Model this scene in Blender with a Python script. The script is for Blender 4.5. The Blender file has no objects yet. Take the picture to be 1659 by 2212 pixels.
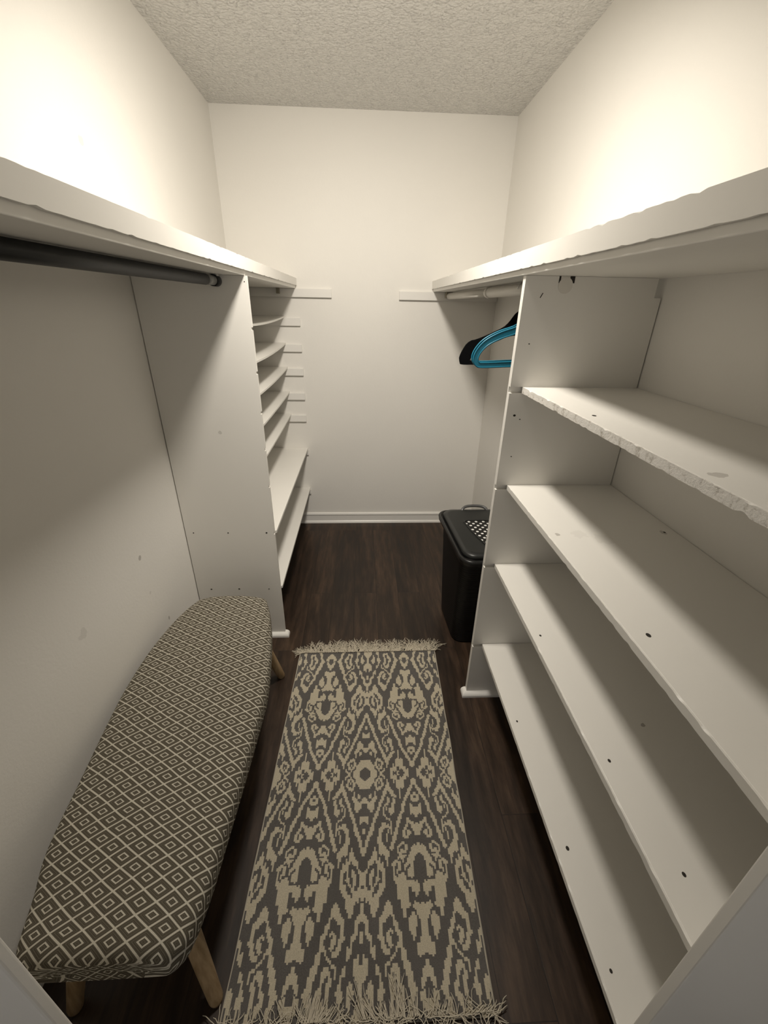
import bpy, math, random
from mathutils import Vector, Matrix, noise
S = bpy.context.scene
C = S.collection
random.seed(7)

# ------------------------------------------------------------------ helpers
def mat(name, col=(.8,.8,.8), rough=.5, spec=.4, metal=0):
    m = bpy.data.materials.new(name); m.use_nodes = True
    b = m.node_tree.nodes['Principled BSDF']
    b.inputs['Base Color'].default_value = (*col, 1)
    b.inputs['Roughness'].default_value = rough
    b.inputs['Specular IOR Level'].default_value = spec
    b.inputs['Metallic'].default_value = metal
    return m
class NT:
    def __init__(s, m): s.t = m.node_tree; s.b = s.t.nodes['Principled BSDF']
    def n(s, k, **kw):
        x = s.t.nodes.new(k)
        for a, v in kw.items(): setattr(x, a, v)
        return x
    def l(s, a, b): s.t.links.new(a, b)
    def math(s, op, a, b=None, c=None):
        x = s.n('ShaderNodeMath', operation=op)
        for i, v in enumerate((a, b, c)):
            if v is None: continue
            if isinstance(v, (int, float)): x.inputs[i].default_value = v
            else: s.l(v, x.inputs[i])
        return x.outputs[0]
    def mix(s, f, a, b):
        x = s.n('ShaderNodeMix', data_type='RGBA')
        for i, v in ((0, f), (6, a), (7, b)):
            if isinstance(v, (int, float)): x.inputs[i].default_value = v
            elif isinstance(v, tuple): x.inputs[i].default_value = (*v, 1)
            else: s.l(v, x.inputs[i])
        return x.outputs[2]
    def ramp(s, f, stops):
        x = s.n('ShaderNodeValToRGB'); s.l(f, x.inputs[0]); r = x.color_ramp
        while len(r.elements) < len(stops): r.elements.new(.5)
        for e, (p, c) in zip(r.elements, stops): e.position = p; e.color = (*c, 1)
        return x.outputs[0]
    def noise(s, vec, scale, detail=3, rough=.5):
        x = s.n('ShaderNodeTexNoise'); x.inputs['Scale'].default_value = scale
        x.inputs['Detail'].default_value = detail; x.inputs['Roughness'].default_value = rough
        s.l(vec, x.inputs['Vector']); return x.outputs['Fac']
    def bump(s, h, strength, dist):
        x = s.n('ShaderNodeBump'); x.inputs['Strength'].default_value = strength
        x.inputs['Distance'].default_value = dist; s.l(h, x.inputs['Height'])
        s.l(x.outputs[0], s.b.inputs['Normal'])
    def obj(s): return s.n('ShaderNodeTexCoord').outputs['Object']
    def base(s, c): s.l(c, s.b.inputs['Base Color'])

def tag(o, label=None, cat=None, group=None, kind=None):
    if label: o['label'] = label
    if cat: o['category'] = cat
    if group: o['group'] = group
    if kind: o['kind'] = kind
    return o
def empty(name, loc, label, cat, group=None):
    o = bpy.data.objects.new(name, None); o.empty_display_size = .05
    o.location = loc; C.objects.link(o); return tag(o, label, cat, group)
class MB:
    """collects vertices and faces of ONE mesh"""
    def __init__(s): s.v = []; s.f = []; s.sm = []
    def add(s, vs, fs, smooth=False):
        k = len(s.v); s.v += [tuple(p) for p in vs]
        s.f += [tuple(i+k for i in f) for f in fs]; s.sm += [smooth]*len(fs); return s
    def box(s, x0, x1, y0, y1, z0, z1):
        v = [(x, y, z) for x in (x0, x1) for y in (y0, y1) for z in (z0, z1)]
        return s.add(v, [(0,1,3,2),(4,6,7,5),(0,4,5,1),(2,3,7,6),(0,2,6,4),(1,5,7,3)])
    def rings(s, rings, caps=True, smooth=True, closed=True):
        n = len(rings[0]); vs = [p for r in rings for p in r]; fs = []
        for i in range(len(rings)-1):
            for j in range(n if closed else n-1):
                a = i*n+j; b = i*n+(j+1) % n
                fs.append((a, b, b+n, a+n))
        s.add(vs, fs, smooth)
        if caps:
            k = len(s.v)-len(vs)
            s.f.append(tuple(k+j for j in reversed(range(n)))); s.sm.append(False)
            s.f.append(tuple(k+(len(rings)-1)*n+j for j in range(n))); s.sm.append(False)
        return s
    def tube(s, pts, rad, seg=12, caps=True):
        pts = [Vector(p) for p in pts]; rs = []
        rad = rad if isinstance(rad, (list, tuple)) else [rad]*len(pts)
        up = None
        for i, p in enumerate(pts):
            d = (pts[min(i+1, len(pts)-1)]-pts[max(i-1, 0)]).normalized()
            if up is None:
                up = d.orthogonal().normalized()
            up = (up - d*up.dot(d)).normalized(); w = d.cross(up)
            rs.append([p+(up*math.cos(2*math.pi*k/seg)+w*math.sin(2*math.pi*k/seg))*rad[i] for k in range(seg)])
        return s.rings(rs, caps)
    def prism(s, poly, y0, y1):
        """polygon in x,z extruded along y"""
        n = len(poly)
        v = [(x, y0, z) for x, z in poly]+[(x, y1, z) for x, z in poly]
        return s.add(v, [tuple(range(n)), tuple(reversed(range(n, 2*n)))]+[(i, i+n, (i+1) % n+n, (i+1) % n) for i in range(n)])
    def build(s, name, m, parent=None, bevel=0, seg=2, origin=None):
        if origin is None and parent is None and s.v:
            xs, ys, zs = zip(*s.v)
            origin = ((min(xs)+max(xs))/2, (min(ys)+max(ys))/2, min(zs))
        off = Vector(origin) if origin is not None else (parent.location if parent else Vector())
        me = bpy.data.meshes.new(name)
        me.from_pydata([tuple(Vector(p)-off) for p in s.v], [], s.f)
        me.polygons.foreach_set('use_smooth', s.sm)
        import bmesh
        b = bmesh.new(); b.from_mesh(me); bmesh.ops.recalc_face_normals(b, faces=b.faces); b.to_mesh(me); b.free()
        me.materials.append(m)
        o = bpy.data.objects.new(name, me); C.objects.link(o)
        if parent: o.parent = parent; o.location = off-parent.location if origin is not None else (0, 0, 0)
        else: o.location = off
        if bevel:
            d = o.modifiers.new('bevel', 'BEVEL'); d.width = bevel; d.segments = seg; d.limit_method = 'ANGLE'
        return o
def ribbon(mb, pts, w, y0, y1):
    """flat plate of width w following pts (x,z), extruded y0..y1, open ended"""
    L = []; R_ = []; n = len(pts)
    w = w if isinstance(w, (list, tuple)) else [w]*n
    for i, (x, z) in enumerate(pts):
        a = pts[max(i-1, 0)]; b = pts[min(i+1, n-1)]
        dx, dz = b[0]-a[0], b[1]-a[1]; l = math.hypot(dx, dz) or 1
        nx, nz = -dz/l*w[i]/2, dx/l*w[i]/2
        L.append((x+nx, z+nz)); R_.append((x-nx, z-nz))
    rs = [[(L[i][0], y0, L[i][1]), (L[i][0], y1, L[i][1]), (R_[i][0], y1, R_[i][1]), (R_[i][0], y0, R_[i][1])] for i in range(n)]
    return mb.rings(rs, True, False)
def smooth_path(p, k=4):
    out = []
    for i in range(len(p)-1):
        a, b, c, d = p[max(i-1, 0)], p[i], p[i+1], p[min(i+2, len(p)-1)]
        for j in range(k):
            t = j/k
            out.append(tuple(.5*((2*b[q])+(-a[q]+c[q])*t+(2*a[q]-5*b[q]+4*c[q]-d[q])*t*t+(-a[q]+3*b[q]-3*c[q]+d[q])*t**3) for q in range(len(b))))
    out.append(tuple(p[-1])); return out

# ------------------------------------------------------------------ materials
def paint(name, col, rough, bump_d=.0006, scale=160, spots=(), spec=.35):
    m = mat(name, col, rough, spec); t = NT(m); o = t.n('ShaderNodeNewGeometry').outputs['Position']
    f = t.noise(o, 2.2, 3)
    c = t.mix(f, tuple(x*.965 for x in col), tuple(min(1, x*1.02) for x in col))
    for (p, r, k) in spots:                         # small scuffs with a shape of their own
        d = t.n('ShaderNodeVectorMath', operation='DISTANCE'); t.l(o, d.inputs[0]); d.inputs[1].default_value = p
        q = t.math('ADD', d.outputs['Value'], t.math('MULTIPLY', t.math('SUBTRACT', t.noise(o, 60, 2), .5), r*2.2))
        g = t.math('MULTIPLY', t.math('LESS_THAN', q, r), k)
        c = t.mix(g, c, (.33, .30, .27))
    t.base(c)
    h = t.noise(o, scale, 4, .6)
    t.bump(h, .5, bump_d)
    return m
WALLC = (.835, .812, .765)
M_wall = paint('wall_paint', WALLC, .55, .0008, 90, [((-.79,1.311,.699),.008,.6),((-.79,1.393,.36),.007,.6),((-.79,.958,.668),.016,.18),((-.79,1.569,1.918),.012,.25),((-.79,1.317,.543),.006,.25)])
M_board = paint('board_paint', (.83, .808, .758), .42, .0003, 60, [((.80,.956,.984),.010,.5),((.62,.92,.984),.022,.12),((.57,.95,.984),.02,.10),((.632,.62,.672),.006,.7),((.51,.948,.984),.007,.6),((.518,.552,1.303),.011,.5),((-.569,1.681,1.049),.007,.35)], spec=.45)
M_trim = paint('trim_paint', (.84, .82, .78), .32, .0003, 50, spec=.5)
# chipped board edge: particle core showing through flaking paint
M_edge = mat('chipped_edge', (.75,.72,.67), .6); t = NT(M_edge); o = t.n('ShaderNodeNewGeometry').outputs['Position']
f = t.noise(o, 55, 5, .7)
t.base(t.ramp(f, [(.36, (.52,.49,.44)), (.42, (.66,.63,.58)), (.47, (.80,.775,.73)), (1, (.82,.80,.75))])); t.bump(f, .8, .0025)
# ceiling: orange-peel popcorn
M_ceil = mat('popcorn_ceiling', (.70, .685, .655), .25, .7); t = NT(M_ceil); o = t.n('ShaderNodeNewGeometry').outputs['Position']
vo = t.n('ShaderNodeTexVoronoi', feature='SMOOTH_F1'); vo.inputs['Scale'].default_value = 78; vo.inputs['Smoothness'].default_value = .6
dn = t.n('ShaderNodeTexNoise'); dn.inputs['Scale'].default_value = 30; t.l(o, dn.inputs['Vector'])
ad = t.n('ShaderNodeMixRGB'); ad.blend_type = 'ADD'; ad.inputs[0].default_value = .03; t.l(o, ad.inputs[1]); t.l(dn.outputs['Color'], ad.inputs[2]); t.l(ad.outputs[0], vo.inputs['Vector'])
h = t.math('MULTIPLY', t.math('SUBTRACT', .75, vo.outputs['Distance']), t.math('ADD', .15, t.noise(o, 28, 3, .6)))
h2 = t.math('ADD', h, t.math('MULTIPLY', t.noise(o, 140, 3, .6), .25))
t.bump(h2, 1, .016)
# floor: dark brown wood-look planks running into the closet
M_floor = mat('dark_plank_floor', (.04,.027,.02), .33, .38); t = NT(M_floor); o = t.n('ShaderNodeNewGeometry').outputs['Position']
mp = t.n('ShaderNodeMapping'); t.l(o, mp.inputs[0]); mp.inputs['Rotation'].default_value = (0, 0, math.pi/2); mp.inputs['Location'].default_value = (.35, .052, 0)
br = t.n('ShaderNodeTexBrick'); t.l(mp.outputs[0], br.inputs['Vector'])
br.inputs['Scale'].default_value = 1; br.inputs['Brick Width'].default_value = 1.22; br.inputs['Row Height'].default_value = .127
br.inputs['Mortar Size'].default_value = .0012; br.inputs['Mortar Smooth'].default_value = .3; br.offset = .37
br.inputs['Color1'].default_value = (0,0,0,1); br.inputs['Color2'].default_value = (1,1,1,1); br.inputs['Mortar'].default_value = (.5,.5,.5,1); br.inputs['Bias'].default_value = 0
st = t.n('ShaderNodeMapping'); t.l(o, st.inputs[0]); st.inputs['Scale'].default_value = (1, .13, 1)
off = t.n('ShaderNodeMixRGB'); off.blend_type = 'ADD'; off.inputs[0].default_value = 1; t.l(st.outputs[0], off.inputs[1])
sc = t.n('ShaderNodeMixRGB'); sc.blend_type = 'MULTIPLY'; sc.inputs[0].default_value = 1; t.l(br.outputs['Color'], sc.inputs[1]); sc.inputs[2].default_value = (7,7,7,1); t.l(sc.outputs[0], off.inputs[2])
grain = t.noise(off.outputs[0], 42, 6, .65); big = t.noise(off.outputs[0], 9, 5, .7)
wv = t.n('ShaderNodeMapping'); t.l(off.outputs[0], wv.inputs[0])
knot = t.n('ShaderNodeTexNoise'); knot.inputs['Scale'].default_value = 5.5; knot.inputs['Detail'].default_value = 2; knot.inputs['Distortion'].default_value = 2.2; t.l(off.outputs[0], knot.inputs['Vector'])
fac = t.math('ADD', t.math('MULTIPLY', grain, .40), t.math('ADD', t.math('MULTIPLY', big, .38), t.math('MULTIPLY', knot.outputs['Fac'], .22)))
colr = t.ramp(fac, [(.36, (.009,.006,.004)), (.47, (.025,.015,.009)), (.55, (.047,.028,.017)), (.68, (.105,.067,.041))])
tone = t.mix(br.outputs['Color'], (.78,.74,.72), (1.15,1.1,1.05))
mm = t.n('ShaderNodeMixRGB'); mm.blend_type = 'MULTIPLY'; mm.inputs[0].default_value = 1; t.l(colr, mm.inputs[1]); t.l(tone, mm.inputs[2])
t.base(t.mix(t.math('MULTIPLY', br.outputs['Fac'], .75), mm.outputs[0], (.006,.004,.003)))
t.bump(t.math('SUBTRACT', grain, t.math('MULTIPLY', br.outputs['Fac'], 1.5)), .35, .0008)
t.l(t.math('ADD', .30, t.math('MULTIPLY', grain, .25)), t.b.inputs['Roughness'])
M_black = mat('black_plastic', (.009,.009,.009), .32, .45)
M_lid = mat('lid_plastic', (.016,.017,.0165), .38, .45)
M_rib = mat('ribbed_black_plastic', (.005,.005,.005), .45, .3); t = NT(M_rib); o = t.n('ShaderNodeNewGeometry').outputs['Position']
wv = t.n('ShaderNodeTexWave', wave_type='BANDS', bands_direction='Z'); wv.inputs['Scale'].default_value = 26; wv.inputs['Distortion'].default_value = .6; wv.inputs['Detail'].default_value = 0; t.l(o, wv.inputs['Vector'])
t.bump(wv.outputs['Fac'], .45, .0015)
# perforated vent of the hamper lid: staggered round holes over something pale
M_vent = mat('perforated_black', (.008,.008,.008), .35); t = NT(M_vent); o = t.n('ShaderNodeNewGeometry').outputs['Position']
sx = t.n('ShaderNodeSeparateXYZ'); t.l(o, sx.inputs[0]); P_ = .036; Q_ = .036
def dots(ox, oy):
    a = t.math('SUBTRACT', t.math('FRACT', t.math('ADD', t.math('DIVIDE', sx.outputs[0], P_), ox)), .5)
    b = t.math('SUBTRACT', t.math('FRACT', t.math('ADD', t.math('DIVIDE', sx.outputs[1], Q_*1.12), oy)), .5)
    a = t.math('MULTIPLY', a, P_); b = t.math('MULTIPLY', b, Q_*1.12)
    return t.math('LESS_THAN', t.math('SQRT', t.math('ADD', t.math('MULTIPLY', a, a), t.math('MULTIPLY', b, b))), .0066)
t.base(t.mix(t.math('MAXIMUM', dots(0, 0), dots(.5, .5)), (.008,.008,.008), (.80,.79,.76)))
M_metal = mat('grey_handle', (.10,.10,.10), .3, .6)
M_blue = mat('turquoise_plastic', (.010,.16,.25), .36, .5)
M_flock = mat('black_flocking', (.003,.003,.0035), .9, .1)
M_hook = mat('chrome', (.7,.7,.7), .2, .5, 1)
M_rodblack = mat('black_rod_enamel', (.008,.0085,.0085), .45, .4)
M_rodwhite = paint('painted_dowel', (.74,.71,.65), .4, .0004, 80)
M_hole = mat('screw_hole_dark', (.03,.025,.02), .8)
M_raw = mat('raw_wood_socket', (.30,.27,.21), .7)
M_leg = mat('pale_oak', (.34,.23,.12), .45); t = NT(M_leg); o = t.obj()
st = t.n('ShaderNodeMapping'); t.l(o, st.inputs[0]); st.inputs['Scale'].default_value = (1,1,.1)
t.base(t.ramp(t.noise(st.outputs[0], 90, 4), [(.3, (.24,.155,.075)), (.7, (.42,.30,.17))]))
# woven bench fabric: nested diamonds laid out in UV (metres)
M_fab = mat('diamond_weave', (.2,.18,.15), .9, .1); t = NT(M_fab)
uvn = t.n('ShaderNodeTexCoord').outputs['UV']
# a little waviness of the hand-stretched cloth
nz = t.n('ShaderNodeTexNoise'); nz.inputs['Scale'].default_value = 7; nz.inputs['Detail'].default_value = 1; t.l(uvn, nz.inputs['Vector'])
dv = t.n('ShaderNodeVectorMath', operation='MULTIPLY_ADD'); t.l(nz.outputs['Color'], dv.inputs[0]); dv.inputs[1].default_value = (.012,.012,0); t.l(uvn, dv.inputs[2])
sx = t.n('ShaderNodeSeparateXYZ'); t.l(dv.outputs[0], sx.inputs[0])
u = t.math('DIVIDE', sx.outputs[0], .0615); v = t.math('DIVIDE', sx.outputs[1], .0392)
a = t.math('ABSOLUTE', t.math('SUBTRACT', t.math('FRACT', t.math('ADD', u, v)), .5))
b = t.math('ABSOLUTE', t.math('SUBTRACT', t.math('FRACT', t.math('SUBTRACT', u, v)), .5))
d = t.math('MULTIPLY', t.math('MAXIMUM', a, b), 2)
wc = (.56,.52,.43); gc = (.135,.118,.088); dk = (.065,.055,.040)
c = t.ramp(d, [(0, dk), (.12, gc), (.25, dk), (.29, wc), (.40, wc), (.44, dk), (.51, gc), (.60, dk), (.655, gc), (.71, gc), (.77, dk), (.84, gc), (.885, dk), (.91, wc), (1, wc)])
wn = t.noise(dv.outputs[0], 900, 2); wm = t.n('ShaderNodeMixRGB'); wm.blend_type = 'MULTIPLY'; wm.inputs[0].default_value = .55
t.l(c, wm.inputs[1]); t.l(t.ramp(wn, [(.3, (.55,.55,.55)), (.7, (1.2,1.2,1.2))]), wm.inputs[2]); t.base(wm.outputs[0])
t.bump(t.math('ADD', wn, t.math('MULTIPLY', d, .5)), .5, .0012)
M_under = mat('bench_underside', (.05,.045,.04), .9)
# rug: per-face pattern attribute chooses cream or charcoal yarn
M_rug = mat('ikat_pile', (.4,.35,.28), .95, .08); t = NT(M_rug)
at = t.n('ShaderNodeAttribute'); at.attribute_name = 'pattern'; o = t.obj()
big = t.noise(o, 5, 3); fine = t.noise(o, 420, 3, .7)
gy = t.mix(big, (.105,.096,.086), (.170,.158,.148)); cr = t.mix(big, (.52,.46,.34), (.64,.57,.44))
wm = t.n('ShaderNodeMixRGB'); wm.blend_type = 'MULTIPLY'; wm.inputs[0].default_value = .7
t.l(t.mix(at.outputs['Fac'], gy, cr), wm.inputs[1]); t.l(t.ramp(fine, [(.25, (.55,.55,.55)), (.75, (1.25,1.25,1.25))]), wm.inputs[2]); t.base(wm.outputs[0])
t.bump(fine, .7, .003)
M_yarn = mat('cream_yarn', (.60,.54,.43), .9, .1)
M_edgebind = mat('rug_binding', (.42,.38,.31), .9, .1)
# ------------------------------------------------------------------ the room
XL, XR, YB, ZC, YF = -.790, .840, 2.927, 2.44, -1.25
def struct(name, mb, m, **k):
    o = mb.build(name, m, **k); o['kind'] = 'structure'; return o
struct('floor', MB().box(XL-.1, XR+.1, YF-.1, YB+.1, -.06, 0), M_floor)
struct('ceiling', MB().box(XL-.1, XR+.1, YF-.1, YB+.1, ZC, ZC+.06), M_ceil)
struct('wall_left', MB().box(XL-.1, XL, YF-.1, YB+.1, 0, ZC), M_wall)
struct('wall_right', MB().box(XR, XR+.1, YF-.1, YB+.1, 0, ZC), M_wall)
struct('wall_back', MB().box(XL, XR, YB, YB+.1, 0, ZC), M_wall)
wf = MB().box(XL, -.40, YF-.1, YF, 0, ZC); wf.box(.44, XR, YF-.1, YF, 0, ZC); wf.box(-.40, .44, YF-.1, YF, 2.05, ZC)   # doorway in the middle
struct('wall_front', wf, M_wall)
def base_profile(L, axis, at, sgn, a0, a1):
    # bead on top, flat face, quarter round at the floor; (d = distance out of the wall, z)
    pr = [(0, 0), (.020, 0), (.020, .006), (.017, .014), (.011, .020), (.011, .062), (.014, .066), (.015, .073), (.012, .080), (.004, .085), (0, .085)]
    rs = []
    for q in (a0, a1):
        rs.append([(q, at+sgn*d, z) if axis == 'x' else (at+sgn*d, q, z) for d, z in pr])
    L.rings(rs, True, False); return L
struct('baseboard_back', base_profile(MB(), 'x', YB, -1, XL+.001, XR-.001), M_trim)
struct('baseboard_left', base_profile(MB(), 'y', XL, 1, 1.70, YB-.021), M_trim)
struct('baseboard_right', base_profile(MB(), 'y', XR, -1, 1.312, YB-.021), M_trim)

# ------------------------------------------------------------------ upper shelves
def wavy_strip(x0, x1, y0, y1, z0, z1, amp, seed):
    """long fascia board whose long arrises are slightly nibbled"""
    mb = MB(); n = 240; rs = []
    for i in range(n+1):
        y = y0+(y1-y0)*i/n
        k = lambda s: amp*max(0, noise.noise(Vector((y*38, s, seed)))-.12)*2.2
        a = k(1); b = k(5)
        rs.append([(x0, y, z0+a), (x1, y, z0+k(9)), (x1, y, z1-k(3)), (x0, y, z1-b)])
    return mb.rings(rs, True, False)
def upper_shelf(label, xo, sgn, xw, zb, zt, zf):
    t_ = empty('wall_shelf', (xo, YB, zb), label, 'shelf')
    xi = xo+sgn*.008
    MB().box(min(xi, xw), max(xi, xw), YF+.35, YB-.001, zb, zb+.018).build('shelf_board', M_board, t_, .0015)
    wavy_strip(min(xo, xi), max(xo, xi), YF+.35, YB-.002, zf, zt, .003, sgn*3).build('fascia', M_board, t_)
    return t_
upper_shelf('long white upper shelf along the left wall above the black rod', -.396, -1, XL+.001, 1.601, 1.656, 1.6165)
upper_shelf('long white upper shelf along the right wall above the hangers', .430, 1, XR-.001, 1.597, 1.655, 1.6115)

def cleat(label, x0, x1, z0, z1, group=None, d=.018):
    o = MB().box(x0, x1, YB-d, YB, z0, z1).build('wall_cleat', M_trim, None, .0015)
    return tag(o, label, 'wall cleat', group)
cleat('white cleat strip on back wall sticking out below the left upper shelf', XL+.001, -.187, 1.553, 1.6005)
cleat('white cleat strip on back wall sticking out below the right upper shelf', .228, XR-.001, 1.549, 1.5965)
sock = MB().box(-.515, -.497, YB-.045, YB-.018, 1.570, 1.6005)
tag(sock.build('rod_socket', M_raw), 'small bare wooden rod socket under the left upper shelf at the back wall', 'rod socket')

# ------------------------------------------------------------------ left side
def shoe(parent, x0, x1, yface, xedge, sgn, yback):
    """quarter round at the foot of a divider: along its near face and around its free edge"""
    r = .020; mb = MB(); prof = [(0, 0), (r, 0)]+[(r*math.cos(a), .004+r*.85*math.sin(a)) for a in [i*math.pi/12 for i in range(1, 7)]]
    ring = []
    ring.append([(x0 if sgn > 0 else x1, yface-d, z) for d, z in prof])
    ring.append([(xedge+sgn*d, yface-d, z) for d, z in prof])
    ring.append([(xedge+sgn*d, yback, z) for d, z in prof])
    return mb.rings(ring, True, False).build('shoe_molding', M_trim, parent)
def holes(parent, pts, plane, r=.0032):
    for (a, b, *rr) in pts:
        q = rr[0] if rr else r; mb = MB()
        ring = lambda e: [((a+q*math.cos(k*math.pi/5), plane[1]-e, b+q*.8*math.sin(k*math.pi/5)) if plane[0] == 'y' else (a+q*math.cos(k*math.pi/5), b+q*1.3*math.sin(k*math.pi/5), plane[1]+e)) for k in range(10)]
        mb.rings([ring(-.0004), ring(.0006)], True, False).build('screw_hole', M_hole, parent)
YPL = 1.681
dl = empty('divider_panel', (-.6, YPL, 0), 'tall white divider panel behind the bench on the left wall', 'divider panel')
pan = MB()
# narrow dado grooves show as nicks on the free edge
pan.box(XL+.004, -.4, YPL, YPL+.014, 0, 1.600)
zs = [0, .584, .598, .811, .821, .974, .984, 1.124, 1.134, 1.274, 1.284, 1.427, 1.437, 1.600]
for i in range(0, len(zs)-1, 2): pan.box(-.4, -.3965, YPL, YPL+.014, zs[i], zs[i+1])
pan.build('panel', M_board, dl)
shoe(dl, XL+.001, 0, YPL, -.3965, 1, YPL+.016)
holes(dl, [(-.752,.595),(-.601,.594),(-.432,.593,.0042),(-.722,.289,.0042),(-.592,.289,.0042),(-.452,.287),(-.406,1.582,.002)], ('y', YPL))

ords = ['topmost', 'second from top', 'middle', 'fourth from top', 'lowest']
Zs = [(1.446, .016, 0), (1.293, .018, .002), (1.146, .016, .004), (.989, .010, .002), (.841, .008, .018)]
for k, (z0, sag, drop) in enumerate(Zs):
    mb = MB(); n = 24; rs = []
    y0 = YPL+.0145
    for i in range(n+1):
        s_ = i/n; y = y0+(YB-.001-y0)*s_
        z = z0-sag*4*s_*(1-s_)-drop*(1-s_)
        rs.append([(XL+.002, y, z-.009), (-.488, y, z-.009), (-.488, y, z), (XL+.002, y, z)])
    o = mb.rings(rs, True, False).build('shoe_shelf', M_board)
    tag(o, 'narrow sagging white shelf, %s of the five behind the left divider panel' % ords[k], 'shelf', 'narrow sagging shelves behind the left divider')
    cleat('short white cleat on the back wall under the %s narrow shelf' % ords[k], XL+.001, -.387, z0-.010-.044, z0-.0095, 'short cleats under the narrow shelves', .016)
for z, lab in ((.597, 'upper of the two deep white shelves behind the left divider panel'), (.294, 'lower of the two deep white shelves behind the left divider panel, nearest the floor')):
    o = MB().box(XL+.001, -.390, YPL+.0145, YB-.001, z-.014, z).build('deep_shelf', M_board, None, .0015)
    tag(o, lab, 'shelf', 'deep shelves behind the left divider')
    cleat('cleat under the %s deep shelf on the left, at the back wall' % ('upper' if z > .5 else 'lower'), XL+.022, -.386, z-.050, z-.0145, None, .014)

# black hanging rod
rd = empty('closet_rod', (-.50, 1.2, 1.578), 'thick black hanging rod under the left upper shelf', 'closet rod')
MB().tube([(-.566, .235, 1.5835), (-.503, 1.57, 1.5825)], .0165, 24).build('rod', M_rodblack, rd)
sl = MB().tube([(-.503, 1.57, 1.5825), (-.50, 1.640, 1.5825)], .0150, 24).build('rod_sleeve', mat('grey_sleeve', (.25,.25,.24), .3, .6), rd); sl['label'] = 'grey end of the black rod'  # short stretch in a lighter grey than the rest of the rod
MB().tube([(-.50, 1.640, 1.5825), (-.50, 1.6805, 1.5825)], .0180, 24).build('end_socket', M_rodblack, rd)
MB().box(-.512, -.488, 1.650, 1.672, 1.596, 1.6008).build('mounting_plate', M_trim, rd)

# ------------------------------------------------------------------ right side
YPR = 1.2965
dr = empty('divider_panel', (.64, YPR, 0), 'tall white slotted divider panel beside the black hamper', 'divider panel')
pan = MB()
pan.box(.4440, XR-.024, YPR+.006, YPR+.014, 0, 1.5965)
pan.box(XR-.024, XR-.004, YPR+.006, YPR+.014, 0, 1.548)
slots = [(.271, .2868), (.656, .6718), (.967, .9838), (1.284, 1.3028)]
z = 0
for a, b_ in slots+[(1.5965, 1.6)]:
    pan.box(.4440, XR-.024, YPR-.0075, YPR+.006, z, min(a, 1.5965))
    pan.box(XR-.024, XR-.004, YPR-.0075, YPR+.006, z, min(a, 1.548))
    z = b_
pan.build('panel', M_board, dr)
shoe(dr, 0, XR-.001, YPR-.0075, .4440, -1, YPR+.016)
holes(dr, [(.481,1.424,.002),(.470,1.217,.0042),(.489,1.205,.002),(.480,1.084,.002)], ('y', YPR-.0075))
mk = MB().prism([(.4905,1.5435),(.4925,1.5425),(.4985,1.5545),(.4965,1.5555)], YPR-.0081, YPR-.0071).build('scratch', M_hole, dr)
for (lab, z, th, pts) in (
    ('topmost of the four deep shelves on the right, with a badly chipped front edge', 1.303, .018, [(.517,.921,.0045),(1.034,1.288,.001)]),
    ('second shelf from the top in the right shelf unit, with grey smudges', .984, .016, [(.519,.571,.0042),(.553,.615,.0015),(.805,.956,.0028)]),
    ('third shelf from the top in the right shelf unit', .672, .015, [(.507,.913,.003),(.510,.541,.003),(.532,.344,.003)]),
    ('lowest shelf of the right shelf unit, just above the dark floor', .287, .015, [(.506,.931,.003),(.514,.566,.0042),(.508,.346,.003)])):
    t_ = empty('deep_shelf', (.66, .77, z-th), lab, 'shelf', 'deep shelves on the right')
    MB().box(.4850, XR-.002, .2385, YPR-.0078, z-th, z).build('board', M_board, t_, .001)
    big_ = z > 1.2
    wavy_strip(.4815, .4850, .2385, YPR-.008, z-th, z, .0035 if big_ else .0018, z*7).build('front_edge', M_edge if big_ else M_board, t_)
    holes(t_, [p for p in pts if p[0] < .83 and p[2] >= .002], ('z', z))
# near end panels at both sides of the doorway
ne = empty('end_panel', (.64, .225, 0), 'white end panel of the right shelf unit, nearest the doorway', 'divider panel')
MB().box(.4440, XR-.002, .222, .238, 0, 1.5965).build('panel', M_board, ne, .002)
nl = empty('end_panel', (-.6, .22, 0), 'white end panel at the near left corner beside the bench', 'divider panel')
MB().box(XL+.002, -.3955, .214, .230, 0, 1.600).build('panel', M_wall, nl, .004, 3)

# white rod with hangers
wr = empty('closet_rod', (.545, 2.0, 1.58), 'white painted hanging rod under the right upper shelf', 'closet rod')
y0, y1 = YPR+.017, 2.86
xa = lambda y: .556-(y-1.3)*.017
MB().tube([(xa(YPR-.010), YPR-.010, 1.574), (xa(2.02), 2.02, 1.574)], .0200, 24).build('rod', M_rodwhite, wr)
MB().tube([(xa(2.02), 2.02, 1.574), (xa(y1), y1, 1.574)], .0175, 24).build('inner_rod', M_rodwhite, wr)
MB().tube([(xa(2.0), 2.0, 1.574), (xa(2.03), 2.03, 1.574)], .0215, 24).build('collar', M_rodwhite, wr)
MB().box(xa(y1)-.02, xa(y1)+.02, y1, YB-.0185, 1.565, 1.5965).build('rod_bracket', M_raw, wr)
MB().box(.536, .580, YPR-.0083, YPR-.0071, 1.580, 1.5965).build('slot', M_hole, wr)
MB().box(.541, .566, YPR-.0087, YPR-.0077, 1.584, 1.5965).build('slot_filler', M_rodwhite, wr)

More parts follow.
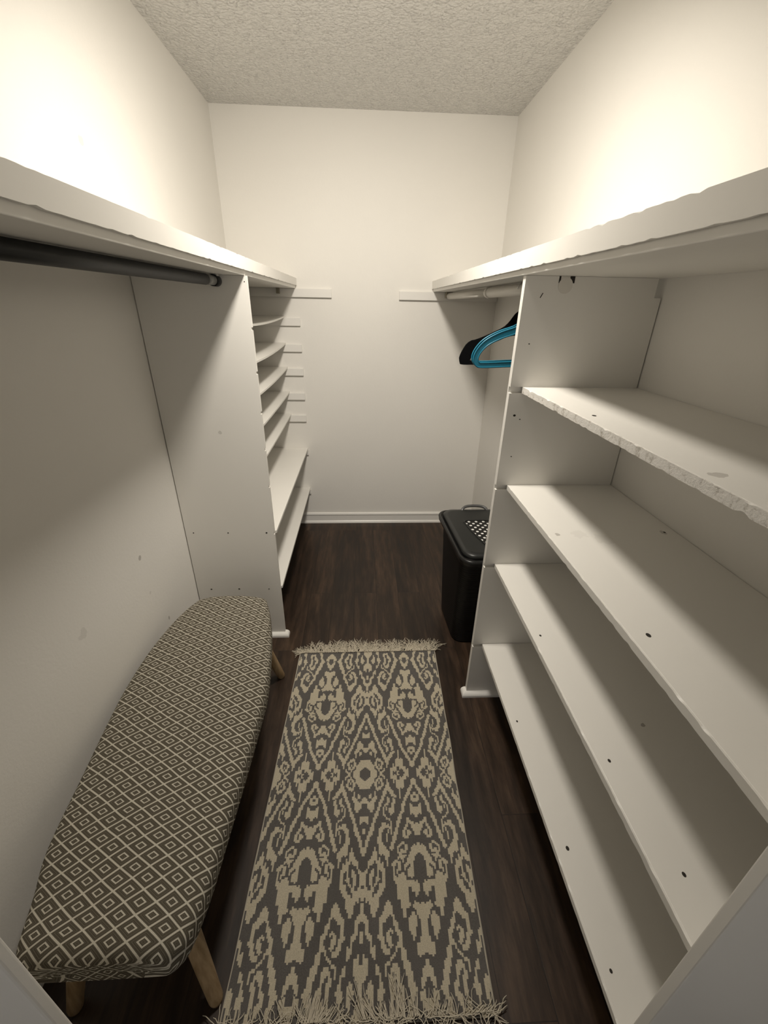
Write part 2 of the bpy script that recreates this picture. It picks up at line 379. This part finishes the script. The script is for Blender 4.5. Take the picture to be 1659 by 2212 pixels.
def hanger(kind, label, y, group=None, dx=0, dz=0, rot=0):
    cx = xa(y)
    t_ = empty('clothes_hanger', (cx, y, 1.5955), label, 'clothes hanger', group)
    t_.rotation_euler = (0, 0, rot)
    X = lambda p: [(cx+s*a, b) for a, b in p]
    if kind == 'black':
        mb = MB()
        outer = [(0,1.512),(-.018,1.500),(-.036,1.474),(-.053,1.457),(-.080,1.443),(-.120,1.425),(-.152,1.413),(-.166,1.410),(-.183,1.396),(-.198,1.368),(-.203,1.349),(-.197,1.335),(-.178,1.328),(0,1.334)]
        inner = [(0,1.344),(-.152,1.343),(-.160,1.349),(-.152,1.368),(-.132,1.386),(-.102,1.399),(-.066,1.411),(-.035,1.424),(0,1.430)]
        for s in (1, -1):
            P = [(cx+s*a, b+dz) for a, b in outer]; Q = [(cx+s*a, b+dz) for a, b in inner]
            n = 40
            def rs_(p, m_):
                L = [0]
                for i in range(1, len(p)): L.append(L[-1]+math.dist(p[i], p[i-1]))
                out = []
                for k in range(m_+1):
                    q = L[-1]*k/m_; i = max(1, next((j for j, v_ in enumerate(L) if v_ >= q-1e-9), len(L)-1))
                    f_ = (q-L[i-1])/(L[i]-L[i-1]); out.append((p[i-1][0]+(p[i][0]-p[i-1][0])*f_, p[i-1][1]+(p[i][1]-p[i-1][1])*f_))
                return out
            A = rs_(smooth_path(P), n); B = rs_(list(reversed(smooth_path(Q))), n)
            h = .0028
            mb.rings([[(a[0], y-h, a[1]), (a[0], y+h, a[1]), (b[0], y+h, b[1]), (b[0], y-h, b[1])] for a, b in zip(A, B)], True, False)
        mb.build('hanger_body', M_flock, t_, .001)
        top = 1.512
    else:
        mb = MB()
        path = [(0,1.478),(-.046,1.452),(-.090,1.437),(-.128,1.419),(-.150,1.402),(-.166,1.380),(-.171,1.360),(-.163,1.345),(-.146,1.341),(-.060,1.345),(0,1.3475)]
        wd = [.020,.019,.019,.018,.017,.016,.015,.014,.0145,.015,.015]
        for s in (1, -1):
            pp = smooth_path([(cx+s*a, b+dz, w) for (a, b), w in zip(path, wd)])
            ribbon(mb, [(p[0], p[1]) for p in pp], [p[2] for p in pp], y-.0016, y+.0016)      # web
            for e in (-1, 1):                                                                 # raised rims
                pts = []
                for i, p in enumerate(pp):
                    a, b = pp[max(i-1, 0)], pp[min(i+1, len(pp)-1)]
                    l = math.hypot(b[0]-a[0], b[1]-a[1]); nx, nz = -(b[1]-a[1])/l, (b[0]-a[0])/l
                    pts.append((p[0]+nx*p[2]/2*e, y, p[1]+nz*p[2]/2*e))
                mb.tube(pts, .0028, 8)
        mb.build('hanger_body', M_blue, t_)
        for s in (1, -1):
            MB().tube(smooth_path([(cx-s*.112, y, 1.432+dz), (cx-s*.106, y, 1.441+dz), (cx-s*.096, y, 1.443+dz), (cx-s*.090, y, 1.440+dz)]), .0022, 8).build('strap_notch', M_blue, t_)
        top = 1.480
    r = .0235; pts = [(cx, y, top+dz-.002), (cx, y, 1.535), (cx+.004, y, 1.545)]
    pts += [(cx+r*math.sin(a), y, 1.574-r*math.cos(a)) for a in [math.radians(q) for q in range(40, 270, 12)]]
    MB().tube(pts, .0019, 8).build('hook', M_hook if kind == 'black' else M_blue, t_)
    return t_
hanger('blue', 'turquoise plastic clothes hanger, nearest on the white rod', 1.492, 'turquoise hangers', dz=-.001)
hanger('blue', 'turquoise plastic clothes hanger just behind the nearest one', 1.512, 'turquoise hangers', dz=.001, rot=-.015)
hanger('black', 'black flocked clothes hanger behind the turquoise ones', 1.600, rot=.0)

# ------------------------------------------------------------------ hamper
hm = empty('laundry_hamper', (.6, 1.74, 0), 'tall black plastic laundry hamper with perforated lid, behind the right divider', 'laundry hamper')
def rrect(x0, x1, y0, y1, r, z, n=8, tf=0):
    """rounded rectangle ring; tf narrows the near (y0) end"""
    out = []
    for (cx_, cy_, a0) in ((x1-r, y1-r, 0), (x0+r, y1-r, 90), (x0+r, y0+r, 180), (x1-r, y0+r, 270)):
        for k in range(n+1):
            a = math.radians(a0+90*k/n); out.append([cx_+r*math.cos(a), cy_+r*math.sin(a), z])
    xc = (x0+x1)/2
    for p in out:
        s_ = 1-tf*(y1-p[1])/(y1-y0); p[0] = xc+(p[0]-xc)*s_
    return [tuple(p) for p in out]
body = [(.432,.762,1.605,1.905,0), (.430,.764,1.600,1.910,.01), (.424,.770,1.575,1.935,.20), (.418,.776,1.553,1.955,.38), (.414,.780,1.538,1.972,.50), (.410,.784,1.532,1.978,.512)]
MB().rings([rrect(a, b_, c_, d_, .055, z, 8, .10) for a, b_, c_, d_, z in body]).build('body', M_rib, hm)
MB().rings([rrect(*q, .06, z, 8, .14) for q, z in (((.402,.798,1.515,1.995), .510), ((.393,.804,1.500,2.010), .516), ((.390,.806,1.496,2.014), .536), ((.394,.803,1.502,2.010), .544), ((.402,.796,1.512,2.002), .545), ((.407,.791,1.518,1.996), .534))]).build('rim', M_black, hm, .002)
MB().rings([rrect(*q, .055, z, 8, .14) for q, z in (((.411,.787,1.523,1.990), .535), ((.411,.787,1.523,1.990), .552), ((.416,.782,1.530,1.984), .559), ((.430,.768,1.548,1.966), .562))]).build('lid', M_lid, hm)
vent = [(.497,1.835),(.503,1.80),(.513,1.74),(.530,1.67),(.550,1.60),(.572,1.572),(.600,1.564),(.628,1.572),(.650,1.60),(.670,1.67),(.687,1.74),(.697,1.80),(.703,1.835),(.690,1.846),(.600,1.850),(.510,1.846)]
MB().rings([[(x, y, z) for x, y in vent] for z in (.5615, .5635)], True, False).build('vent_grille', M_vent, hm)
vr = MB().tube([(x, y, .5635) for x, y in vent+vent[:1]], .0032, 8).build('vent_rim', M_lid, hm)
hp = smooth_path([(.518,1.972,.553),(.525,1.984,.565),(.545,1.996,.571),(.585,2.000,.573),(.625,1.996,.571),(.645,1.984,.565),(.652,1.972,.553)])
MB().tube(hp, .0075, 12).build('handle', M_metal, hm)

# ------------------------------------------------------------------ bench
bn = empty('upholstered_bench', (-.535, .9, 0), 'long bench upholstered in grey and cream diamond fabric, on pale wooden legs', 'bench')
st_ = [(.362,-.512,.132,.0),(.372,-.510,.150,.6),(.398,-.508,.164,1),(.47,-.512,.180,1),(.56,-.524,.197,1),(.72,-.529,.210,1),(.88,-.535,.222,1),(1.0,-.539,.227,1),(1.15,-.547,.217,1),(1.28,-.550,.197,1),(1.38,-.550,.172,1),(1.435,-.548,.150,1),(1.462,-.548,.140,.6),(1.470,-.548,.125,.0)]
sp = smooth_path(st_, 5)
seat = MB(); rings = []; uvs = []
zb = .332
for (y, cx, hw, e) in sp:
    e = max(0, min(1, e)); zt = .400+.024*e; rr = .030
    prof = [(-hw+.010, zb), (-hw+.002, zb+.012), (-hw, zb+.035), (-hw+.001, zt-.036)]
    for k in range(1, 6):
        a = math.radians(18*k); prof.append((-hw+.001+rr*(1-math.cos(a)), zt-.036+(rr-.006)*math.sin(a)))
    for k in range(1, 12):
        q = -hw+rr+(2*hw-2*rr)*k/12; prof.append((q, zt-.012+.012*(1-(q/(hw-rr))**2)**.6 if abs(q) < hw-rr else zt-.012))
    right = [(-x, z) for x, z in reversed(prof[:9])]
    prof = prof+right
    ring = [(cx+x, y, z) for x, z in prof]
    L = [0]
    for i in range(1, len(prof)): L.append(L[-1]+math.dist(prof[i], prof[i-1]))
    mid = L[-1]/2
    rings.append(ring); uvs.append([(l-mid, y) for l in L])
n = len(rings[0])
seat.rings(rings, False, True, False)
k0 = len(seat.v)
seat.f.append(tuple(range(n))); seat.sm.append(False)
seat.f.append(tuple((len(rings)-1)*n+j for j in reversed(range(n)))); seat.sm.append(False)
so = seat.build('seat_cushion', M_fab, bn)
uvl = so.data.uv_layers.new(name='UVMap')
flat = [u for r in uvs for u in r]
for p in so.data.polygons:
    endf = len(p.vertices) > 4
    for li in p.loop_indices:
        vi = so.data.loops[li].vertex_index; co = so.data.vertices[vi].co
        uvl.data[li].uv = (flat[vi][0], flat[vi][1]) if not endf else (co.x, co.z*1.0)
sub = so.modifiers.new('sub', 'SUBSURF'); sub.levels = 1; sub.render_levels = 1
# underside board inset in the cushion outline
und = MB(); lo = []; hi = []
for (y, cx, hw, e) in sp[4:-4]: lo.append((cx-hw+.02, y)); hi.append((cx+hw-.02, y))
outl = lo+hi[::-1]
und.rings([[(x, y, z) for x, y in outl] for z in (.318, .3325)], True, False).build('base_board', M_under, bn)
for (tx, ty, fx, fy) in ((-.405,.475,-.359,.418), (-.625,.475,-.690,.418), (-.425,1.335,-.372,1.412), (-.660,1.335,-.722,1.412)):
    p = [(tx+(fx-tx)*q, ty+(fy-ty)*q, .313*(1-q)) for q in (0, .3, .6, .85, .97)]
    p.append((fx, fy, 0))
    MB().tube([(a, b_, max(c_, .0)) for a, b_, c_ in p], [.0215,.0205,.0195,.0180,.0172,.0150], 20).build('leg', M_leg, bn)

# ------------------------------------------------------------------ rug
TILE = [
4186015800, 4190219384, 4200722552, 8357278440, 16771052512, 34049913825, 68409646979, 68627750787, 68095336323,
66988023683, 66989072259, 64619290502, 64678141830, 255724814, 71238684, 276268060, 276005912, 2423489593, 6717293625,
6859908215, 41754846310, 53566276838, 53448851655, 64182075591, 68242162051, 16695017856, 16697099144, 16695526284,
16749003532, 8159462159, 3327623951, 3427238671, 206014223, 474154511, 476187659, 60534295553, 61070121985, 60936690784,
60935116896, 26575255664, 10215372924, 1625960541, 1627009231, 3791532239, 38181167503, 38177235335, 41935332199,
41926976371, 7567762291, 15083815779, 13003506624, 13003506112, 30183374848, 25888391168, 25895863808, 25828724225,
25832921477, 51873526159, 51873522079, 51874246047, 52545728287, 35365863231, 35323910206, 2016943996, 2049982072,
4197461240, 8289043704, 8297510128, 7643312624, 4422087600, 4420875056, 9256907376, 27476980464, 61819928816,
55377480944, 55377476848, 54974856944, 55008427552, 54974873088, 54907699188, 55226466300, 18584993790, 27443363838,
61798907710, 68308467518, 67763207998, 68165861132, 68149083916, 51472531208, 51472531200, 12818849536, 38591274768,
36443791261, 36448247743, 36381138751, 36381133855, 36255304719, 52361432175, 60967750767, 60194688247, 64487555575,
30127882739, 12935463411, 12935463411, 12935332339, 12935856611, 47296922083, 49445920995, 41996574947, 42005454947,
37643378759, 35462340679, 1100537863, 1373429791, 1909055519, 1894854687, 1894856735, 17992661023, 17985583134,
30334007304, 30065309696, 30067923969, 64566533633, 64630496769, 64631053827, 64631049735, 64664342279, 60168965895,
60164769543, 52648773390, 37633165070, 38169003916, 38169012108, 42539475912, 42539443140, 38236087196, 38236119964,
36088701724, 36004546335, 53184415247, 52648576527, 61238511119, 61238478343, 64527205891, 64661425667, 64660114945,
64659393536, 64659397632, 64659397632, 64659397632
]
NU, DV, HP = 36, .004, .171
rg = empty('runner_rug', (0, .95, 0), 'cream and grey ikat patterned runner rug with fringed ends on the dark floor', 'rug')
Y0, Y1, HW = .362, 1.548, .326
du = HP/NU; nu = int(HW/du)*2; nv = int((Y1-Y0)/DV)
rcx = lambda y: .003+.030*(y-.949)
def rz(x, y): return .0065+.0016*noise.noise(Vector((x*6, y*5, 2)))+.0006*noise.noise(Vector((x*25, y*25, 5)))
V = []; F = []; pat = []
for j in range(nv+1):
    y = Y0+j*DV
    for i in range(nu+1):
        x = (i-nu/2)*du; wob = .0025*noise.noise(Vector((1 if x > 0 else -1, y*7, 0)))*abs(x)/HW
        V.append((rcx(y)+x+wob, y, rz(x, y)))
for j in range(nv):
    vv = abs(Y0+(j+.5)*DV-.949); r = min(len(TILE)-1, int(vv/DV)); 
    for i in range(nu):
        F.append((j*(nu+1)+i, j*(nu+1)+i+1, (j+1)*(nu+1)+i+1, (j+1)*(nu+1)+i))
        c = abs(i+.5-nu/2); c = int(c) % (2*NU); c = c if c < NU else 2*NU-1-c
        pat.append(float((TILE[r] >> (NU-1-c)) & 1))
# turned-down sides
nb = len(F); edge = [j*(nu+1) for j in range(nv+1)], [j*(nu+1)+nu for j in range(nv+1)], list(range(nu+1)), [nv*(nu+1)+i for i in range(nu+1)]
for e_ in edge:
    k = len(V)
    for q in e_: V.append((V[q][0], V[q][1], .0005))
    for a in range(len(e_)-1): F.append((e_[a], e_[a+1], k+a+1, k+a)); pat.append(.35)
me = bpy.data.meshes.new('pile'); off = rg.location
me.from_pydata([(x-off[0], y-off[1], z) for x, y, z in V], [], F); me.materials.append(M_rug)
at = me.attributes.new('pattern', 'FLOAT', 'FACE'); at.data.foreach_set('value', pat)
po = bpy.data.objects.new('pile', me); C.objects.link(po); po.parent = rg
# fringes
rf = random.Random(11)
def strand(mb, x, y, L, ang, z, curl, r=.0010):
    p = [(x, y, z)]; a = ang; n = 7; zz = z
    for i in range(n):
        a += rf.uniform(-curl, curl); zz = max(.0015, zz+rf.uniform(-.0018, .0016))
        p.append((p[-1][0]+math.cos(a)*L/n, p[-1][1]+math.sin(a)*L/n, zz))
    mb.tube(p, [r*1.15]*3+[r]*(len(p)-4)+[r*.5], 4, False)
fm = MB()
for k in range(620):
    x = rf.uniform(-.325, .325); q = noise.noise(Vector((x*22, 3, 0)))
    if abs(x-.165) < .012 and rf.random() < .75: continue
    L = .074+.026*q+rf.uniform(-.024, .016); lean = 1.57-.55*noise.noise(Vector((x*14, 8, 0)))-.25*x/.3
    if x < -.30: lean = 2.5; L = .05
    if -.30 < x < -.265: L *= .45
    strand(fm, rcx(Y1)+x, Y1-.006, L, lean+rf.uniform(-.45, .45), .0085+rf.uniform(0, .003), .5)
for k in range(5): strand(fm, rcx(Y1)+.118, Y1+.035, .055, 1.25, .004, .12)
o = fm.build('fringe', M_yarn, rg); o['kind'] = 'stuff'
fm = MB()
for k in range(300):
    x = rf.uniform(-.33, .335)
    strand(fm, rcx(Y0)+x, Y0+.004, .040+rf.uniform(-.015, .015), rf.choice([-.1, 3.1, 1.0, 2.2, -1.2, -1.8])+rf.uniform(-.5, .5), .0095+rf.uniform(0, .004), .5)
for (x, L, a, nn, sp_) in ((-.115,.050,1.3,40,.022), (-.095,.035,.9,24,.02), (.012,.070,1.85,14,.008), (.036,.055,2.25,14,.010), (.082,.075,1.50,10,.010), (.104,.080,1.75,10,.012), (.132,.060,1.6,8,.012), (.065,.03,1.9,14,.02), (.20,.025,1.2,14,.03), (.29,.025,.5,20,.03)):
    for k in range(nn):
        strand(fm, rcx(Y0)+x+rf.gauss(0, sp_*.6), Y0+.006, L*rf.uniform(.7, 1.05), a+rf.gauss(0, .09), .0105+rf.uniform(0, .004), .10)
o = fm.build('fringe', M_yarn, rg); o['kind'] = 'stuff'
# narrow white selvedge cord down both long sides
for s_ in (-1, 1):
    pts = [V[j*(nu+1)+(0 if s_ < 0 else nu)] for j in range(0, nv+1, 4)]
    MB().tube([(x+s_*.001, y, .0040) for x, y, z in pts], .0030, 8).build('selvedge', M_edgebind, rg)

# ------------------------------------------------------------------ light and camera
def lamp(loc, power, r, col):
    l = bpy.data.lights.new('ceiling_bulb', 'POINT'); l.energy = power; l.shadow_soft_size = r; l.color = col
    o = bpy.data.objects.new('ceiling_bulb', l); o.location = loc; C.objects.link(o)
lamp((0, 1.30, 2.36), 2, .075, (1, .93, .82))
l = bpy.data.lights.new('ceiling_downlight', 'AREA'); l.shape = 'DISK'; l.size = .20; l.energy = 21.5; l.spread = math.radians(156); l.color = (1, .93, .825)
o = bpy.data.objects.new('ceiling_downlight', l); o.location = (0, 1.30, 2.375); o.rotation_euler = (math.radians(24), 0, 0); C.objects.link(o)
w = bpy.data.worlds.new('world'); S.world = w; w.use_nodes = True
w.node_tree.nodes['Background'].inputs[0].default_value = (1, .97, .94, 1); w.node_tree.nodes['Background'].inputs[1].default_value = .8

cam = bpy.data.cameras.new('camera'); co = bpy.data.objects.new('camera', cam); C.objects.link(co); S.camera = co
cam.sensor_fit = 'HORIZONTAL'; cam.sensor_width = 36; cam.lens = 913.12973/1659*36; cam.clip_start = .02
pitch, yaw, roll = -0.45423, 0.05496, 0.01964
f_ = Vector((math.sin(yaw)*math.cos(pitch), math.cos(yaw)*math.cos(pitch), math.sin(pitch)))
r0 = Vector((math.cos(yaw), -math.sin(yaw), 0)); u0 = r0.cross(f_)
r_ = math.cos(roll)*r0+math.sin(roll)*u0; u_ = -math.sin(roll)*r0+math.cos(roll)*u0
m_ = Matrix((r_, u_, -f_)).transposed().to_4x4(); m_.translation = Vector((0, 0, 1.51613)); co.matrix_world = m_

S.view_settings.view_transform = 'Standard'; S.view_settings.look = 'None'
S.view_settings.gamma = 1; S.view_settings.use_curve_mapping = False
S.view_settings.exposure = 0
